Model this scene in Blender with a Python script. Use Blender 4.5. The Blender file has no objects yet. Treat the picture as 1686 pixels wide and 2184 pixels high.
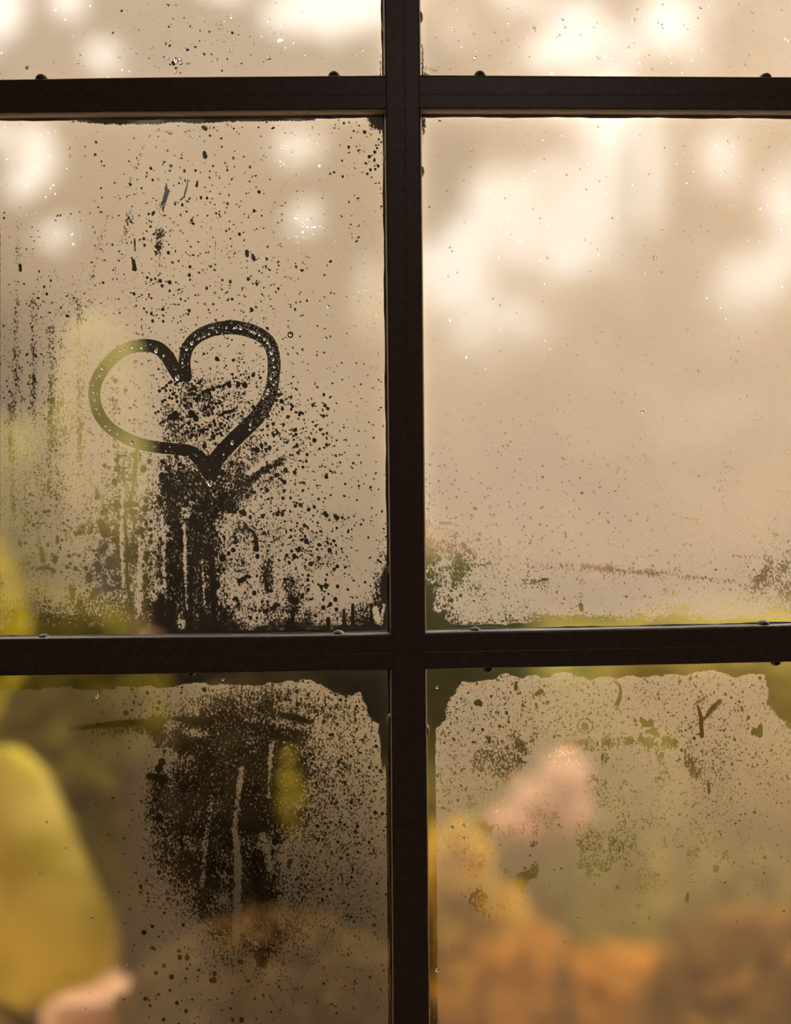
import bpy, math, random
import numpy as np
from mathutils import Vector, Matrix

random.seed(7)
RNG = np.random.RandomState(11)
C = bpy.context.scene.collection
SC = bpy.context.scene
S = 0.0004            # metres per photo pixel on the glass
CAMD = 1.2            # camera to glass
ZC = 1.5              # eye height

def P(px, py, y=0.0):
    """point at depth y (glass = 0, outdoors positive) that lies on the sight line of pixel px, py"""
    k = S * (CAMD + y) / CAMD
    return Vector(((px - 843.0) * k, y, ZC - (py - 1092.0) * k))

# ------------------------------------------------------------------ camera
cam_d = bpy.data.cameras.new('camera')
cam = bpy.data.objects.new('camera', cam_d)
C.objects.link(cam)
cam.location = (0, -CAMD, ZC)
cam.rotation_euler = (math.pi / 2, 0, 0)
cam_d.sensor_fit = 'HORIZONTAL'
cam_d.sensor_width = 36.0
cam_d.lens = 36.0 * CAMD / (1686 * S)
cam_d.clip_start = 0.01
cam_d.clip_end = 200
cam_d.dof.use_dof = True
cam_d.dof.focus_distance = CAMD
cam_d.dof.aperture_fstop = cam_d.lens / 42.0
SC.camera = cam

# ------------------------------------------------------------------ sky (overcast, warm) and exposure
w = bpy.data.worlds.new('overcast_sky')
SC.world = w
w.use_nodes = True
nt = w.node_tree
nt.nodes.clear()
wo = nt.nodes.new('ShaderNodeOutputWorld')
bg = nt.nodes.new('ShaderNodeBackground')
tc = nt.nodes.new('ShaderNodeTexCoord')
nz = nt.nodes.new('ShaderNodeTexNoise')
nz.inputs['Scale'].default_value = 2.2
nz.inputs['Detail'].default_value = 3
cr = nt.nodes.new('ShaderNodeValToRGB')
cr.color_ramp.elements[0].position = 0.3
cr.color_ramp.elements[0].color = (0.92, 0.86, 0.825, 1)
cr.color_ramp.elements[1].position = 0.7
cr.color_ramp.elements[1].color = (1.0, 0.95, 0.93, 1)
nt.links.new(tc.outputs['Generated'], nz.inputs['Vector'])
nt.links.new(nz.outputs['Fac'], cr.inputs['Fac'])
nt.links.new(cr.outputs['Color'], bg.inputs['Color'])
# overcast luminance: brightest overhead, a third of that at the horizon
sx = nt.nodes.new('ShaderNodeSeparateXYZ'); nt.links.new(tc.outputs['Generated'], sx.inputs[0])
mr = nt.nodes.new('ShaderNodeMapRange'); mr.clamp = True
mr.inputs['From Min'].default_value = 0.0; mr.inputs['From Max'].default_value = 1.0
mr.inputs['To Min'].default_value = 0.56; mr.inputs['To Max'].default_value = 4.5
nt.links.new(sx.outputs['Z'], mr.inputs['Value']); nt.links.new(mr.outputs[0], bg.inputs['Strength'])
nt.links.new(bg.outputs[0], wo.inputs[0])
SC.view_settings.view_transform = 'Standard'
SC.view_settings.look = 'None'
SC.view_settings.exposure = 1.42
SC.view_settings.gamma = 1.0
SC.view_settings.use_curve_mapping = False
SC.cycles.max_bounces = 4
SC.cycles.diffuse_bounces = 2
SC.cycles.glossy_bounces = 2
SC.cycles.use_adaptive_sampling = True
SC.cycles.adaptive_threshold = 0.03
SC.cycles.transparent_max_bounces = 12
SC.cycles.transmission_bounces = 4
SC.cycles.use_denoising = True
SC.cycles.caustics_reflective = False

# unseen fill light added behind the camera to lift the dark bar faces
ld = bpy.data.lights.new('room_fill', 'AREA')
ld.shape = 'DISK'; ld.size = 0.35; ld.energy = 2.2; ld.color = (1.0, 0.84, 0.78)
lo = bpy.data.objects.new('room_fill', ld); C.objects.link(lo); lo.location = (0.3, -2.5, 2.78)

# ------------------------------------------------------------------ helpers
def tag(o, label=None, cat=None, group=None, kind=None):
    if label: o['label'] = label
    if cat: o['category'] = cat
    if group: o['group'] = group
    if kind: o['kind'] = kind
    return o

def empty(name, loc=(0, 0, 0)):
    o = bpy.data.objects.new(name, None)
    o.location = loc
    o.empty_display_size = 0.05
    C.objects.link(o)
    return o

def mesh_obj(name, verts, faces, mat, parent=None, smooth=False):
    me = bpy.data.meshes.new(name)
    me.from_pydata([tuple(v) for v in verts], [], [tuple(f) for f in faces])
    me.update()
    if mat: me.materials.append(mat)
    if smooth:
        me.polygons.foreach_set('use_smooth', [True] * len(me.polygons))
    o = bpy.data.objects.new(name, me)
    C.objects.link(o)
    if parent:
        o.parent = parent
        o.location = -parent.location
    return o

def box(name, a, b, mat, parent=None):
    x0, y0, z0 = a; x1, y1, z1 = b
    v = [(x0,y0,z0),(x1,y0,z0),(x1,y1,z0),(x0,y1,z0),(x0,y0,z1),(x1,y0,z1),(x1,y1,z1),(x0,y1,z1)]
    f = [(0,3,2,1),(4,5,6,7),(0,1,5,4),(1,2,6,5),(2,3,7,6),(3,0,4,7)]
    return mesh_obj(name, v, f, mat, parent)

def new_mat(name):
    m = bpy.data.materials.new(name)
    m.use_nodes = True
    m.node_tree.nodes.clear()
    out = m.node_tree.nodes.new('ShaderNodeOutputMaterial')
    return m, m.node_tree, out

def N(t, typ, **kw):
    n = t.nodes.new(typ)
    for k, v in kw.items():
        if k in n.inputs: n.inputs[k].default_value = v
        else: setattr(n, k, v)
    return n

def math_(t, op, a, b=None, c=None, clamp=False):
    n = t.nodes.new('ShaderNodeMath'); n.operation = op; n.use_clamp = clamp
    for i, v in enumerate((a, b, c)):
        if v is None: continue
        if isinstance(v, (int, float)): n.inputs[i].default_value = v
        else: t.links.new(v, n.inputs[i])
    return n.outputs[0]

def ramp(t, v, lo, hi, a=0.0, b=1.0, smooth=True):
    n = t.nodes.new('ShaderNodeMapRange')
    n.interpolation_type = 'SMOOTHSTEP' if smooth else 'LINEAR'
    n.clamp = True
    for i, q in zip(('Value', 'From Min', 'From Max', 'To Min', 'To Max'), (v, lo, hi, a, b)):
        if isinstance(q, (int, float)): n.inputs[i].default_value = q
        else: t.links.new(q, n.inputs[i])
    return n.outputs[0]

def surface_mat(name, c1, c2, scale=8, rough=0.7, bump=0.2, spec=0.4):
    m, t, out = new_mat(name)
    p = N(t, 'ShaderNodeBsdfPrincipled', Roughness=rough)
    p.inputs['Specular IOR Level'].default_value = spec
    co = N(t, 'ShaderNodeTexCoord')
    n = N(t, 'ShaderNodeTexNoise', Scale=scale, Detail=5.0)
    t.links.new(co.outputs['Object'], n.inputs['Vector'])
    r = N(t, 'ShaderNodeValToRGB')
    r.color_ramp.elements[0].position = 0.35; r.color_ramp.elements[0].color = (*c1, 1)
    r.color_ramp.elements[1].position = 0.65; r.color_ramp.elements[1].color = (*c2, 1)
    t.links.new(n.outputs['Fac'], r.inputs['Fac'])
    t.links.new(r.outputs['Color'], p.inputs['Base Color'])
    b = N(t, 'ShaderNodeBump', Strength=bump, Distance=0.002)
    t.links.new(n.outputs['Fac'], b.inputs['Height'])
    t.links.new(b.outputs['Normal'], p.inputs['Normal'])
    t.links.new(p.outputs[0], out.inputs['Surface'])
    return m

def leaf_mat(name, c1, c2, trans=0.4, scale=3.0):
    m, t, out = new_mat(name)
    co = N(t, 'ShaderNodeTexCoord')
    n = N(t, 'ShaderNodeTexNoise', Scale=scale, Detail=2.0)
    t.links.new(co.outputs['Object'], n.inputs['Vector'])
    r = N(t, 'ShaderNodeValToRGB')
    r.color_ramp.elements[0].position = 0.38; r.color_ramp.elements[0].color = (*c1, 1)
    r.color_ramp.elements[1].position = 0.62; r.color_ramp.elements[1].color = (*c2, 1)
    t.links.new(n.outputs['Fac'], r.inputs['Fac'])
    d = N(t, 'ShaderNodeBsdfDiffuse'); tr = N(t, 'ShaderNodeBsdfTranslucent')
    t.links.new(r.outputs['Color'], d.inputs['Color']); t.links.new(r.outputs['Color'], tr.inputs['Color'])
    mx = N(t, 'ShaderNodeMixShader', Fac=trans)
    t.links.new(d.outputs[0], mx.inputs[1]); t.links.new(tr.outputs[0], mx.inputs[2])
    t.links.new(mx.outputs[0], out.inputs['Surface'])
    return m

# ------------------------------------------------------------------ materials
M_paint = surface_mat('dark_brown_gloss_paint', (0.20, 0.135, 0.085), (0.27, 0.185, 0.12), scale=180, rough=0.36, bump=0.06, spec=0.45)
M_bead = surface_mat('old_black_putty', (0.05, 0.032, 0.022), (0.09, 0.06, 0.04), scale=400, rough=0.6, bump=0.3, spec=0.3)
M_wall = surface_mat('dim_brown_plaster', (0.30, 0.25, 0.22), (0.36, 0.30, 0.26), scale=6, rough=0.9)
M_floor = surface_mat('dark_wood_floor', (0.04, 0.026, 0.016), (0.06, 0.04, 0.025), scale=3, rough=0.6)
M_ground = surface_mat('orange_leaf_litter', (0.26, 0.11, 0.03), (0.38, 0.18, 0.05), scale=5, rough=0.95)
M_bark = surface_mat('bark', (0.03, 0.022, 0.014), (0.06, 0.045, 0.03), scale=12, rough=0.95)
M_pot = surface_mat('pale_terracotta', (0.42, 0.22, 0.11), (0.50, 0.28, 0.15), scale=20, rough=0.85)

# clear glass: transparent with fresnel gloss
M_glass, t, out = new_mat('window_glass')
tr = N(t, 'ShaderNodeBsdfTransparent', Color=(0.97, 0.98, 0.955, 1))
gl = N(t, 'ShaderNodeBsdfGlossy', Roughness=0.02)
fr = N(t, 'ShaderNodeFresnel', IOR=1.35)
mx = N(t, 'ShaderNodeMixShader')
t.links.new(fr.outputs[0], mx.inputs[0]); t.links.new(tr.outputs[0], mx.inputs[1]); t.links.new(gl.outputs[0], mx.inputs[2])
t.links.new(mx.outputs[0], out.inputs['Surface'])

# water of the beads and drips
M_water, t, out = new_mat('clear_water')
g = N(t, 'ShaderNodeBsdfGlass', Roughness=0.0, IOR=1.33)
t.links.new(g.outputs[0], out.inputs['Surface'])

# condensation: mist of micro droplets that scatters daylight, with clear spots where droplets merged or ran
M_fog, t, out = new_mat('condensation_mist')
co = N(t, 'ShaderNodeTexCoord').outputs['Object']
def attr(t, name):
    a = N(t, 'ShaderNodeAttribute', attribute_name=name)
    return a.outputs['Fac']
q1, q2, sol, thick = (attr(t, k) for k in ('fine_clear', 'drop_clear', 'wiped', 'thickness'))
wob = N(t, 'ShaderNodeTexNoise', Scale=260.0, Detail=2.0)
t.links.new(co, wob.inputs['Vector'])
wv = N(t, 'ShaderNodeVectorMath', operation='MULTIPLY_ADD')
wv.inputs[1].default_value = (0.0042,) * 3
t.links.new(wob.outputs['Color'], wv.inputs[0]); t.links.new(co, wv.inputs[2])
n1 = N(t, 'ShaderNodeTexNoise', Scale=560.0, Detail=3.0, Roughness=0.85)
an = N(t, 'ShaderNodeVectorMath', operation='MULTIPLY'); an.inputs[1].default_value = (1.0, 1.0, 0.72)
t.links.new(co, an.inputs[0]); t.links.new(an.outputs[0], n1.inputs['Vector'])
u1 = ramp(t, n1.outputs['Fac'], 0.27, 0.73, 0.04, 1.0, smooth=False)
c1 = ramp(t, math_(t, 'SUBTRACT', q1, u1), -0.11, 0.11)
def vor(scale, rad, keep):
    v = N(t, 'ShaderNodeTexVoronoi', Scale=scale, voronoi_dimensions='3D')
    t.links.new(wv.outputs[0], v.inputs['Vector'])
    sp = N(t, 'ShaderNodeSeparateColor'); t.links.new(v.outputs['Color'], sp.inputs[0])
    r = math_(t, 'MULTIPLY', ramp(t, sp.outputs[1], 0, 1, 0.35, 1.0, smooth=False), rad)
    ins = ramp(t, math_(t, 'SUBTRACT', r, v.outputs['Distance']), -0.06, 0.06)
    on = math_(t, 'LESS_THAN', sp.outputs[0], keep)
    return math_(t, 'MULTIPLY', ins, on)
c2 = vor(205.0, 0.40, q2)
c3 = vor(480.0, 0.46, math_(t, 'MULTIPLY', q2, 1.25))
edge = math_(t, 'ADD', sol, math_(t, 'MULTIPLY', math_(t, 'SUBTRACT', n1.outputs['Fac'], 0.5), 0.95))
c4 = ramp(t, edge, 0.40, 0.60)
clr = math_(t, 'MAXIMUM', math_(t, 'MAXIMUM', math_(t, 'MULTIPLY', c1, 0.97), math_(t, 'MULTIPLY', c2, 0.99)), math_(t, 'MAXIMUM', math_(t, 'MULTIPLY', c3, 0.97), math_(t, 'MULTIPLY', c4, 0.975)))
fog = math_(t, 'SUBTRACT', 1.0, clr)
# tiny droplet relief
n2 = N(t, 'ShaderNodeTexNoise', Scale=900.0, Detail=0.0)
t.links.new(co, n2.inputs['Vector'])
h = n2.outputs['Fac']
bp = N(t, 'ShaderNodeBump', Strength=0.32, Distance=0.0009)
t.links.new(h, bp.inputs['Height'])
tl = N(t, 'ShaderNodeBsdfTranslucent')
# warm ground-bounce light tinted into the mist colour, strongest on the lower panes
wmix = N(t, 'ShaderNodeMix', data_type='RGBA')
wmix.inputs['A'].default_value = (0.97, 0.855, 0.695, 1); wmix.inputs['B'].default_value = (0.95, 0.76, 0.46, 1)
t.links.new(attr(t, 'warm_bounce'), wmix.inputs['Factor']); t.links.new(wmix.outputs['Result'], tl.inputs['Color'])
t.links.new(bp.outputs['Normal'], tl.inputs['Normal'])
# thin mist also lets light pass nearly straight, slightly spread
rf = N(t, 'ShaderNodeBsdfRefraction', Roughness=0.31, IOR=1.035)
body = N(t, 'ShaderNodeMixShader')
t.links.new(thick, body.inputs[0]); t.links.new(rf.outputs[0], body.inputs[1]); t.links.new(tl.outputs[0], body.inputs[2])
ts = N(t, 'ShaderNodeBsdfTransparent')
mx = N(t, 'ShaderNodeMixShader')
t.links.new(fog, mx.inputs[0]); t.links.new(ts.outputs[0], mx.inputs[1]); t.links.new(body.outputs[0], mx.inputs[2])
t.links.new(mx.outputs[0], out.inputs['Surface'])

# film left by the fingertip: almost clear, with a few re-forming micro droplets
M_film, t, out = new_mat('wiped_water_film')
co = N(t, 'ShaderNodeTexCoord').outputs['Object']
dens = attr(t, 'beading')
v = N(t, 'ShaderNodeTexVoronoi', Scale=820.0)
t.links.new(co, v.inputs['Vector'])
sp = N(t, 'ShaderNodeSeparateColor'); t.links.new(v.outputs['Color'], sp.inputs[0])
dd = math_(t, 'MULTIPLY', ramp(t, v.outputs['Distance'], 0.2, 0.42, 1, 0), math_(t, 'LESS_THAN', sp.outputs[0], dens))
ts = N(t, 'ShaderNodeBsdfTransparent', Color=(0.99, 0.99, 0.99, 1))
tl = N(t, 'ShaderNodeBsdfTranslucent', Color=(0.97, 0.88, 0.74, 1))
mx = N(t, 'ShaderNodeMixShader')
t.links.new(math_(t, 'MULTIPLY', dd, 0.55), mx.inputs[0]); t.links.new(ts.outputs[0], mx.inputs[1]); t.links.new(tl.outputs[0], mx.inputs[2])
t.links.new(mx.outputs[0], out.inputs['Surface'])

# ------------------------------------------------------------------ room shell
wx0, wx1 = P(-100, 0).x, P(1822, 0).x
wz0, wz1 = P(0, 2612).z, P(0, -1030).z
RX, RY, RH = 1.9, -3.6, 2.9
def wall(name, pieces, mat=M_wall):
    vs, fs = [], []
    for a, b in pieces:
        x0, y0, z0 = a; x1, y1, z1 = b; k = len(vs)
        vs += [(x0,y0,z0),(x1,y0,z0),(x1,y1,z0),(x0,y1,z0),(x0,y0,z1),(x1,y0,z1),(x1,y1,z1),(x0,y1,z1)]
        fs += [tuple(k+i for i in f) for f in [(0,3,2,1),(4,5,6,7),(0,1,5,4),(1,2,6,5),(2,3,7,6),(3,0,4,7)]]
    o = mesh_obj(name, vs, fs, mat)
    o['kind'] = 'structure'
    return o
wall('wall_front', [((-RX, -0.02, 0), (wx0, 0.06, RH)), ((wx1, -0.02, 0), (RX, 0.06, RH)),
                    ((wx0, -0.02, 0), (wx1, 0.06, wz0)), ((wx0, -0.02, wz1), (wx1, 0.06, RH))])
wall('wall_left', [((-RX - 0.1, RY, 0), (-RX, 0.06, RH))])
wall('wall_right', [((RX, RY, 0), (RX + 0.1, 0.06, RH))])
wall('wall_back', [((-RX - 0.1, RY - 0.1, 0), (RX + 0.1, RY, RH))])
wall('ceiling', [((-RX - 0.1, RY - 0.1, RH), (RX + 0.1, 0.06, RH + 0.1))])
wall('floor', [((-RX - 0.1, RY - 0.1, -0.1), (RX + 0.1, 0.06, 0))], M_floor)

# ------------------------------------------------------------------ the window
win = empty('window_1', P(860, 2600))
tag(win, 'dark steel window bars crossing between six misted glass panes', None, None, 'structure')

# face edges and glass edges as seen, in pixels along each bar
VY = [-1040, 100, 1300, 2184, 2620]
V_fL = [808, 820, 833, 839, 841]; V_fR = [884, 895, 906, 914.5, 917]
V_gL = [801, 813, 825, 833, 835]; V_gR = [886, 897, 908, 917, 919.5]
H1X = [-110, 0, 300, 820, 900, 1200, 1686, 1830]
H1_fT = [171.5, 170, 165, 161, 160, 162, 164.5, 165.5]; H1_fB = [243, 242, 239, 234, 233, 233.5, 236, 237]
H1_gT = [169.5, 168, 163.5, 159.5, 158.5, 160.5, 163, 164]; H1_gB = [249, 248, 245, 241, 240, 240.5, 243, 244]
H2X = [-110, 0, 300, 640, 820, 910, 1386, 1686, 1830]
H2_fT = [1364, 1363, 1360, 1357, 1353.5, 1350, 1341, 1334.5, 1331]; H2_fB = [1442, 1441, 1437.5, 1431, 1428, 1427, 1418, 1411, 1407]
H2_gT = [1360, 1359, 1356, 1352, 1349, 1345.5, 1336, 1329, 1326]; H2_gB = [1444, 1443, 1439.5, 1433, 1430, 1429, 1420, 1413, 1409]
FD = 0.0155           # how far the bar face stands into the room

def bar(name, ts, fA, fB, gA, gB, vertical, n=60, bead=True, face_off=0.0):
    """one bar: rounded face, sides running back to the glass, faint rib along its middle; and its two putty beads"""
    tt = np.linspace(ts[0], ts[-1], n)
    a = np.interp(tt, ts, fA); b = np.interp(tt, ts, fB); ga = np.interp(tt, ts, gA); gb = np.interp(tt, ts, gB)
    # smooth the kinks of the measured lines
    ker = np.ones(7) / 7
    sm = lambda q: np.convolve(np.pad(q, 3, mode='edge'), ker, 'valid')
    a, b, ga, gb = map(sm, (a, b, ga, gb))
    vs, fs = [], []
    for i in range(n):
        c = (a[i] + b[i]) / 2
        F = -FD - face_off
        prof = [(a[i] - 3.0, -0.0015), (a[i] - 2.4, -0.008), (a[i] - 1.0, F + 0.0022), (a[i] + 0.2, F + 0.0009), (a[i] + 1.6, F + 0.0002), (a[i] + 4, F),
                (c + 2.6, F), (c + 3.6, F - 0.00012), (c + 5.0, F - 0.00012), (c + 6.0, F),
                (b[i] - 4, F), (b[i] - 1.6, F + 0.0002), (b[i] - 0.2, F + 0.0009), (b[i] + 1.0, F + 0.0022), (b[i] + 2.4, -0.008), (b[i] + 3.0, -0.0015)]
        for q, y in prof:
            # sides run straight back: take the pixel at the face and keep its true position
            if y > F + 0.0015:
                ref = P(q, q, F + 0.0015)
                base = P(q, tt[i], F) if vertical else P(tt[i], q, F)
                vs.append(Vector((base.x, y, base.z)))
            else:
                vs.append(P(q, tt[i], y) if vertical else P(tt[i], q, y))
        m = len(prof)
    for i in range(n - 1):
        for j in range(m - 1):
            q = (i*m + j, i*m + j + 1, (i+1)*m + j + 1, (i+1)*m + j)
            fs.append(q if vertical else q[::-1])
        fs.append((i*m + m - 1, i*m, (i+1)*m, (i+1)*m + m - 1) if vertical else ((i+1)*m + m - 1, (i+1)*m, i*m, i*m + m - 1))
    fs.append(tuple(range(m))); fs.append(tuple((n-1)*m + j for j in range(m))[::-1])
    o = mesh_obj(name, vs, fs, M_paint, win, smooth=True)
    fl = [True] * len(o.data.polygons)
    for i in range(n - 1):
        for j in range(5, 10): fl[i * m + j] = False
    o.data.polygons.foreach_set('use_smooth', fl)
    if bead:
        for side, g, f in ((1, ga, a), (-1, gb, b)):
            vb, fb = [], []
            for i in range(n):
                fp = f[i]
                base = (P(fp, tt[i], -FD) if vertical else P(tt[i], fp, -FD))
                w1 = abs(g[i] - fp) + 0.8 * math.sin(tt[i] * 0.031 + side) + 0.5 * math.sin(tt[i] * 0.11)
                sgn = -side
                k = S * sgn
                for dq, y in ((-5, -0.0008), (max(w1, 1.5), -0.0008), (max(w1, 1.5) - 0.3, -0.0022), (1.0, -0.0048), (-5, -0.0052)):
                    if vertical: vb.append(Vector((base.x + dq*k, y, base.z)))
                    else: vb.append(Vector((base.x, y, base.z - dq*k)))
            for i in range(n - 1):
                for j in range(5):
                    q = (i*5 + j, i*5 + (j+1) % 5, (i+1)*5 + (j+1) % 5, (i+1)*5 + j)
                    fb.append(q if (vertical) == (side == -1) else q[::-1])
            mesh_obj('putty_bead', vb, fb, M_bead, win, smooth=True)
    return o

bar('muntin', VY, V_fL, V_fR, V_gL, V_gR, True, n=120, face_off=0.0004)
bar('muntin', H1X, H1_fT, H1_fB, H1_gT, H1_gB, False, n=80)
bar('muntin', H2X, H2_fT, H2_fB, H2_gT, H2_gB, False, n=80)
# outer frame (outside the photograph)
bar('frame_side', VY, [-92, -92, -92, -92, -92], [-24, -24, -24, -24, -24], [-95]*5, [-18]*5, True, n=20, face_off=0.0006)
bar('frame_side', VY, [1748]*5, [1818]*5, [1742]*5, [1821]*5, True, n=20, face_off=0.0006)
bar('frame_rail', [-110, 1830], [-1026, -1026], [-952, -952], [-1029]*2, [-946]*2, False, n=12, face_off=0.0002)
bar('frame_rail', [-110, 1830], [2540, 2540], [2608, 2608], [2534]*2, [2611]*2, False, n=12, face_off=0.0002)

# glazing studs that hold the panes, seen as small domes along the bar edges
def stud_mesh():
    vs, fs = [], []
    nu, nv = 16, 6
    for j in range(nv):
        ph = j / (nv - 1) * math.pi / 2
        r = math.cos(ph) ** 0.7 if j < nv - 1 else 0.0
        for i in range(nu):
            th = 2 * math.pi * i / nu
            vs.append((13.5 * S * r * math.cos(th), -0.0095 * math.sin(ph) , 13.5 * S * r * math.sin(th)))
    for j in range(nv - 1):
        for i in range(nu):
            fs.append((j*nu + i, j*nu + (i+1) % nu, (j+1)*nu + (i+1) % nu, (j+1)*nu + i))
    fs.append(tuple(range(nu))[::-1])
    me = bpy.data.meshes.new('glazing_stud')
    me.from_pydata(vs, [], fs); me.update()
    me.polygons.foreach_set('use_smooth', [True] * len(me.polygons))
    me.materials.append(M_paint2)
    return me
M_paint2 = surface_mat('dark_putty_lump', (0.12, 0.08, 0.045), (0.17, 0.115, 0.065), scale=250, rough=0.4, bump=0.25, spec=0.4)
stm = stud_mesh()
# px, py of the visible dome, and how flat it lies across / along
for (px, py, kx, kz) in [(90, 173, 1, 1), (712, 167, 1, 1), (1022, 166, 1, 1), (1630, 171, 1, 1),
                         (62, 241, .9, .7), (686, 233.5, .9, .7), (1000, 233, .9, .8), (1606, 236, .9, .8),
                         (821, 60, .55, .95), (823, 342, .55, .95), (834, 1215, .6, .95), (834, 1533, .7, 1),
                         (893, 38, .65, 1), (895, 367, .72, 1), (903, 1240, .65, 1), (907, 1555, .65, 1),
                         (95, 1361, 1.05, .75), (722, 1354, 1.05, .8), (1012, 1347.5, 1.05, .85), (1625, 1334, 1.1, .9),
                         (1040, 1424, .9, .85), (1652, 1409, .8, .8), (410, 1437, .5, .4)]:
    o = bpy.data.objects.new('glazing_stud', stm)
    C.objects.link(o)
    o.parent = win
    o.location = P(px, py, -0.002) - win.location
    o.scale = (kx, 1.0, kz)
    o.rotation_euler = (0, random.uniform(-.2, .2), 0)

# ------------------------------------------------------------------ condensation fields on one lattice of photo pixels
xs = np.concatenate([np.arange(-24, -8, 8), np.arange(-8, 1694.1, 2.5), np.arange(1700, 1761, 20)]).astype(float)
ys = np.concatenate([np.arange(-975, -15, 32), np.arange(-8, 2192.1, 2.5), np.arange(2210, 2550, 34)]).astype(float)
X, Y = np.meshgrid(xs, ys)
def sst(v, a, b):
    q = np.clip((v - a) / (b - a), 0, 1)
    return q * q * (3 - 2 * q)
def vn(x, y, sx, sy, seed):
    r = np.random.RandomState(seed).rand(256, 256)
    u = x / sx + 1000; v = y / sy + 1000
    i = np.floor(u).astype(int); j = np.floor(v).astype(int)
    fu = u - i; fv = v - j
    fu = fu * fu * (3 - 2 * fu); fv = fv * fv * (3 - 2 * fv)
    g = lambda a, b: r[a & 255, b & 255]
    return (g(i, j) * (1 - fu) + g(i+1, j) * fu) * (1 - fv) + (g(i, j+1) * (1 - fu) + g(i+1, j+1) * fu) * fv
def fbm(x, y, sx, sy, seed, o=3):
    s = 0; a = 1; tot = 0
    for k in range(o):
        s = s + a * vn(x, y, sx / 2**k, sy / 2**k, seed + k * 7); tot += a; a *= .55
    return s / tot
def gb(cx, cy, rx, ry, amp=1.0, rot=0.0):
    c, s = math.cos(rot), math.sin(rot)
    dx = X - cx; dy = Y - cy
    return amp * np.exp(-(((dx * c + dy * s) / rx) ** 2 + ((-dx * s + dy * c) / ry) ** 2))
def win_slice(x0, x1, y0, y1):
    i0, i1 = np.searchsorted(xs, (x0, x1)); j0, j1 = np.searchsorted(ys, (y0, y1))
    return slice(j0, max(j1, j0)), slice(i0, max(i1, i0))
def stroke(F, pts, wd, amp=1.0, soft=4.0, add=False):
    """soft-edged run along a polyline; wd = half width, one value or one per point"""
    pts = [tuple(map(float, p)) for p in pts]
    if not hasattr(wd, '__len__'): wd = [wd] * len(pts)
    for k in range(len(pts) - 1):
        (x0, y0), (x1, y1) = pts[k], pts[k+1]
        m = max(wd[k], wd[k+1]) + soft + 3
        sl = win_slice(min(x0, x1) - m, max(x0, x1) + m, min(y0, y1) - m, max(y0, y1) + m)
        xx, yy = X[sl], Y[sl]
        if xx.size == 0: continue
        L2 = (x1-x0)**2 + (y1-y0)**2 + 1e-6
        tpar = np.clip(((xx-x0)*(x1-x0) + (yy-y0)*(y1-y0)) / L2, 0, 1)
        d = np.hypot(xx - x0 - tpar*(x1-x0), yy - y0 - tpar*(y1-y0))
        wv_ = wd[k] + tpar * (wd[k+1] - wd[k])
        v_ = amp * (1 - sst(d, wv_ - soft, wv_ + soft))
        F[sl] = F[sl] + v_ if add else np.maximum(F[sl], v_)
def spot(F, x, y, r, amp=1.0, ecc=1.0):
    stroke(F, [(x, y - r * (ecc - 1)), (x, y + r * (ecc - 1) + .01)], r, amp, soft=max(1.6, r * .35))

gL = np.interp(ys, VY, V_gL)[:, None]; gR = np.interp(ys, VY, V_gR)[:, None]
h1T = np.interp(xs, H1X, H1_gT)[None]; h1B = (np.interp(xs, H1X, H1_gB) + 6)[None]
h2T = (np.interp(xs, H2X, H2_gT) - 4)[None]; h2B = np.interp(xs, H2X, H2_gB)[None]
left = X < 862
top = Y < 200; mid = (Y >= 200) & (Y < 1390); bot = Y >= 1390
n40 = fbm(X, Y, 60, 60, 3, 4); n15 = fbm(X, Y, 22, 22, 31, 3); n150 = fbm(X, Y, 220, 220, 51, 3)
vst = fbm(X, Y, 9, 160, 71, 3); vst2 = fbm(X, Y, 26, 260, 75, 2); hst = fbm(X, Y, 150, 7, 91, 2)
tilt = fbm(X + 0.28 * Y, Y, 8, 170, 95, 3)

Q1 = np.full(X.shape, 0.03); Q2 = np.full(X.shape, 0.012); SO = np.zeros(X.shape); TH = np.full(X.shape, 0.82)

# --- middle left pane
m = left & mid
q = 0.10 * sst(Y, 300, 650) * sst(-X, -720, -560)
q += 0.16 * gb(430, 860, 230, 170) + 0.20 * gb(470, 880, 110, 60)
q += 0.34 * gb(585, 990, 85, 42, rot=-0.35) + 0.30 * gb(500, 1050, 90, 60)
q += 0.62 * gb(365, 1180, 62, 190) + 0.34 * gb(450, 1110, 60, 120) + 0.55 * gb(425, 1270, 45, 90) + 0.35 * gb(250, 1170, 60, 130)
q += 0.24 * gb(590, 1200, 200, 120) + 0.18 * gb(120, 1150, 150, 200)
q += 0.09 * gb(90, 780, 110, 260) 
q = q * (0.25 + 1.45 * n40) * (0.55 + 0.9 * n15) * (0.6 + .8 * vst2)
q += 0.09 * sst(tilt, .55, .78) * sst(Y, 330, 560) * sst(-X, -420, -250) * sst(-Y, -1100, -900) * .9
q += 0.12 * sst(tilt, .6, .8) * gb(400, 470, 230, 190)
q += 0.12 * sst(vst, .52, .75) * sst(Y, 620, 800) * sst(-X, -330, -100)
q += 0.55 * sst(Y, 1255, 1335) * (0.3 + n40) * (.5 + hst)
q += 0.30 * sst(Y, 1180, 1320) * sst(X, 700, 800) * (.4 + vst)
q += 0.45 * sst(X, 780, 822) * sst(Y, 1020, 1250) * (.4 + n15)
Q1 = np.where(m, Q1 + q, Q1)
q = 0.035 + 0.12 * gb(420, 560, 200, 190) + 0.20 * gb(430, 850, 190, 130) + 0.36 * gb(500, 875, 90, 60) + 0.30 * gb(590, 960, 80, 70) + 0.26 * gb(600, 1160, 170, 150)
q += 0.20 * gb(200, 1180, 190, 160) + 0.10 * sst(Y, 560, 900) * sst(-X, -300, -100) + .12 * gb(790, 300, 60, 60)
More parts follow.
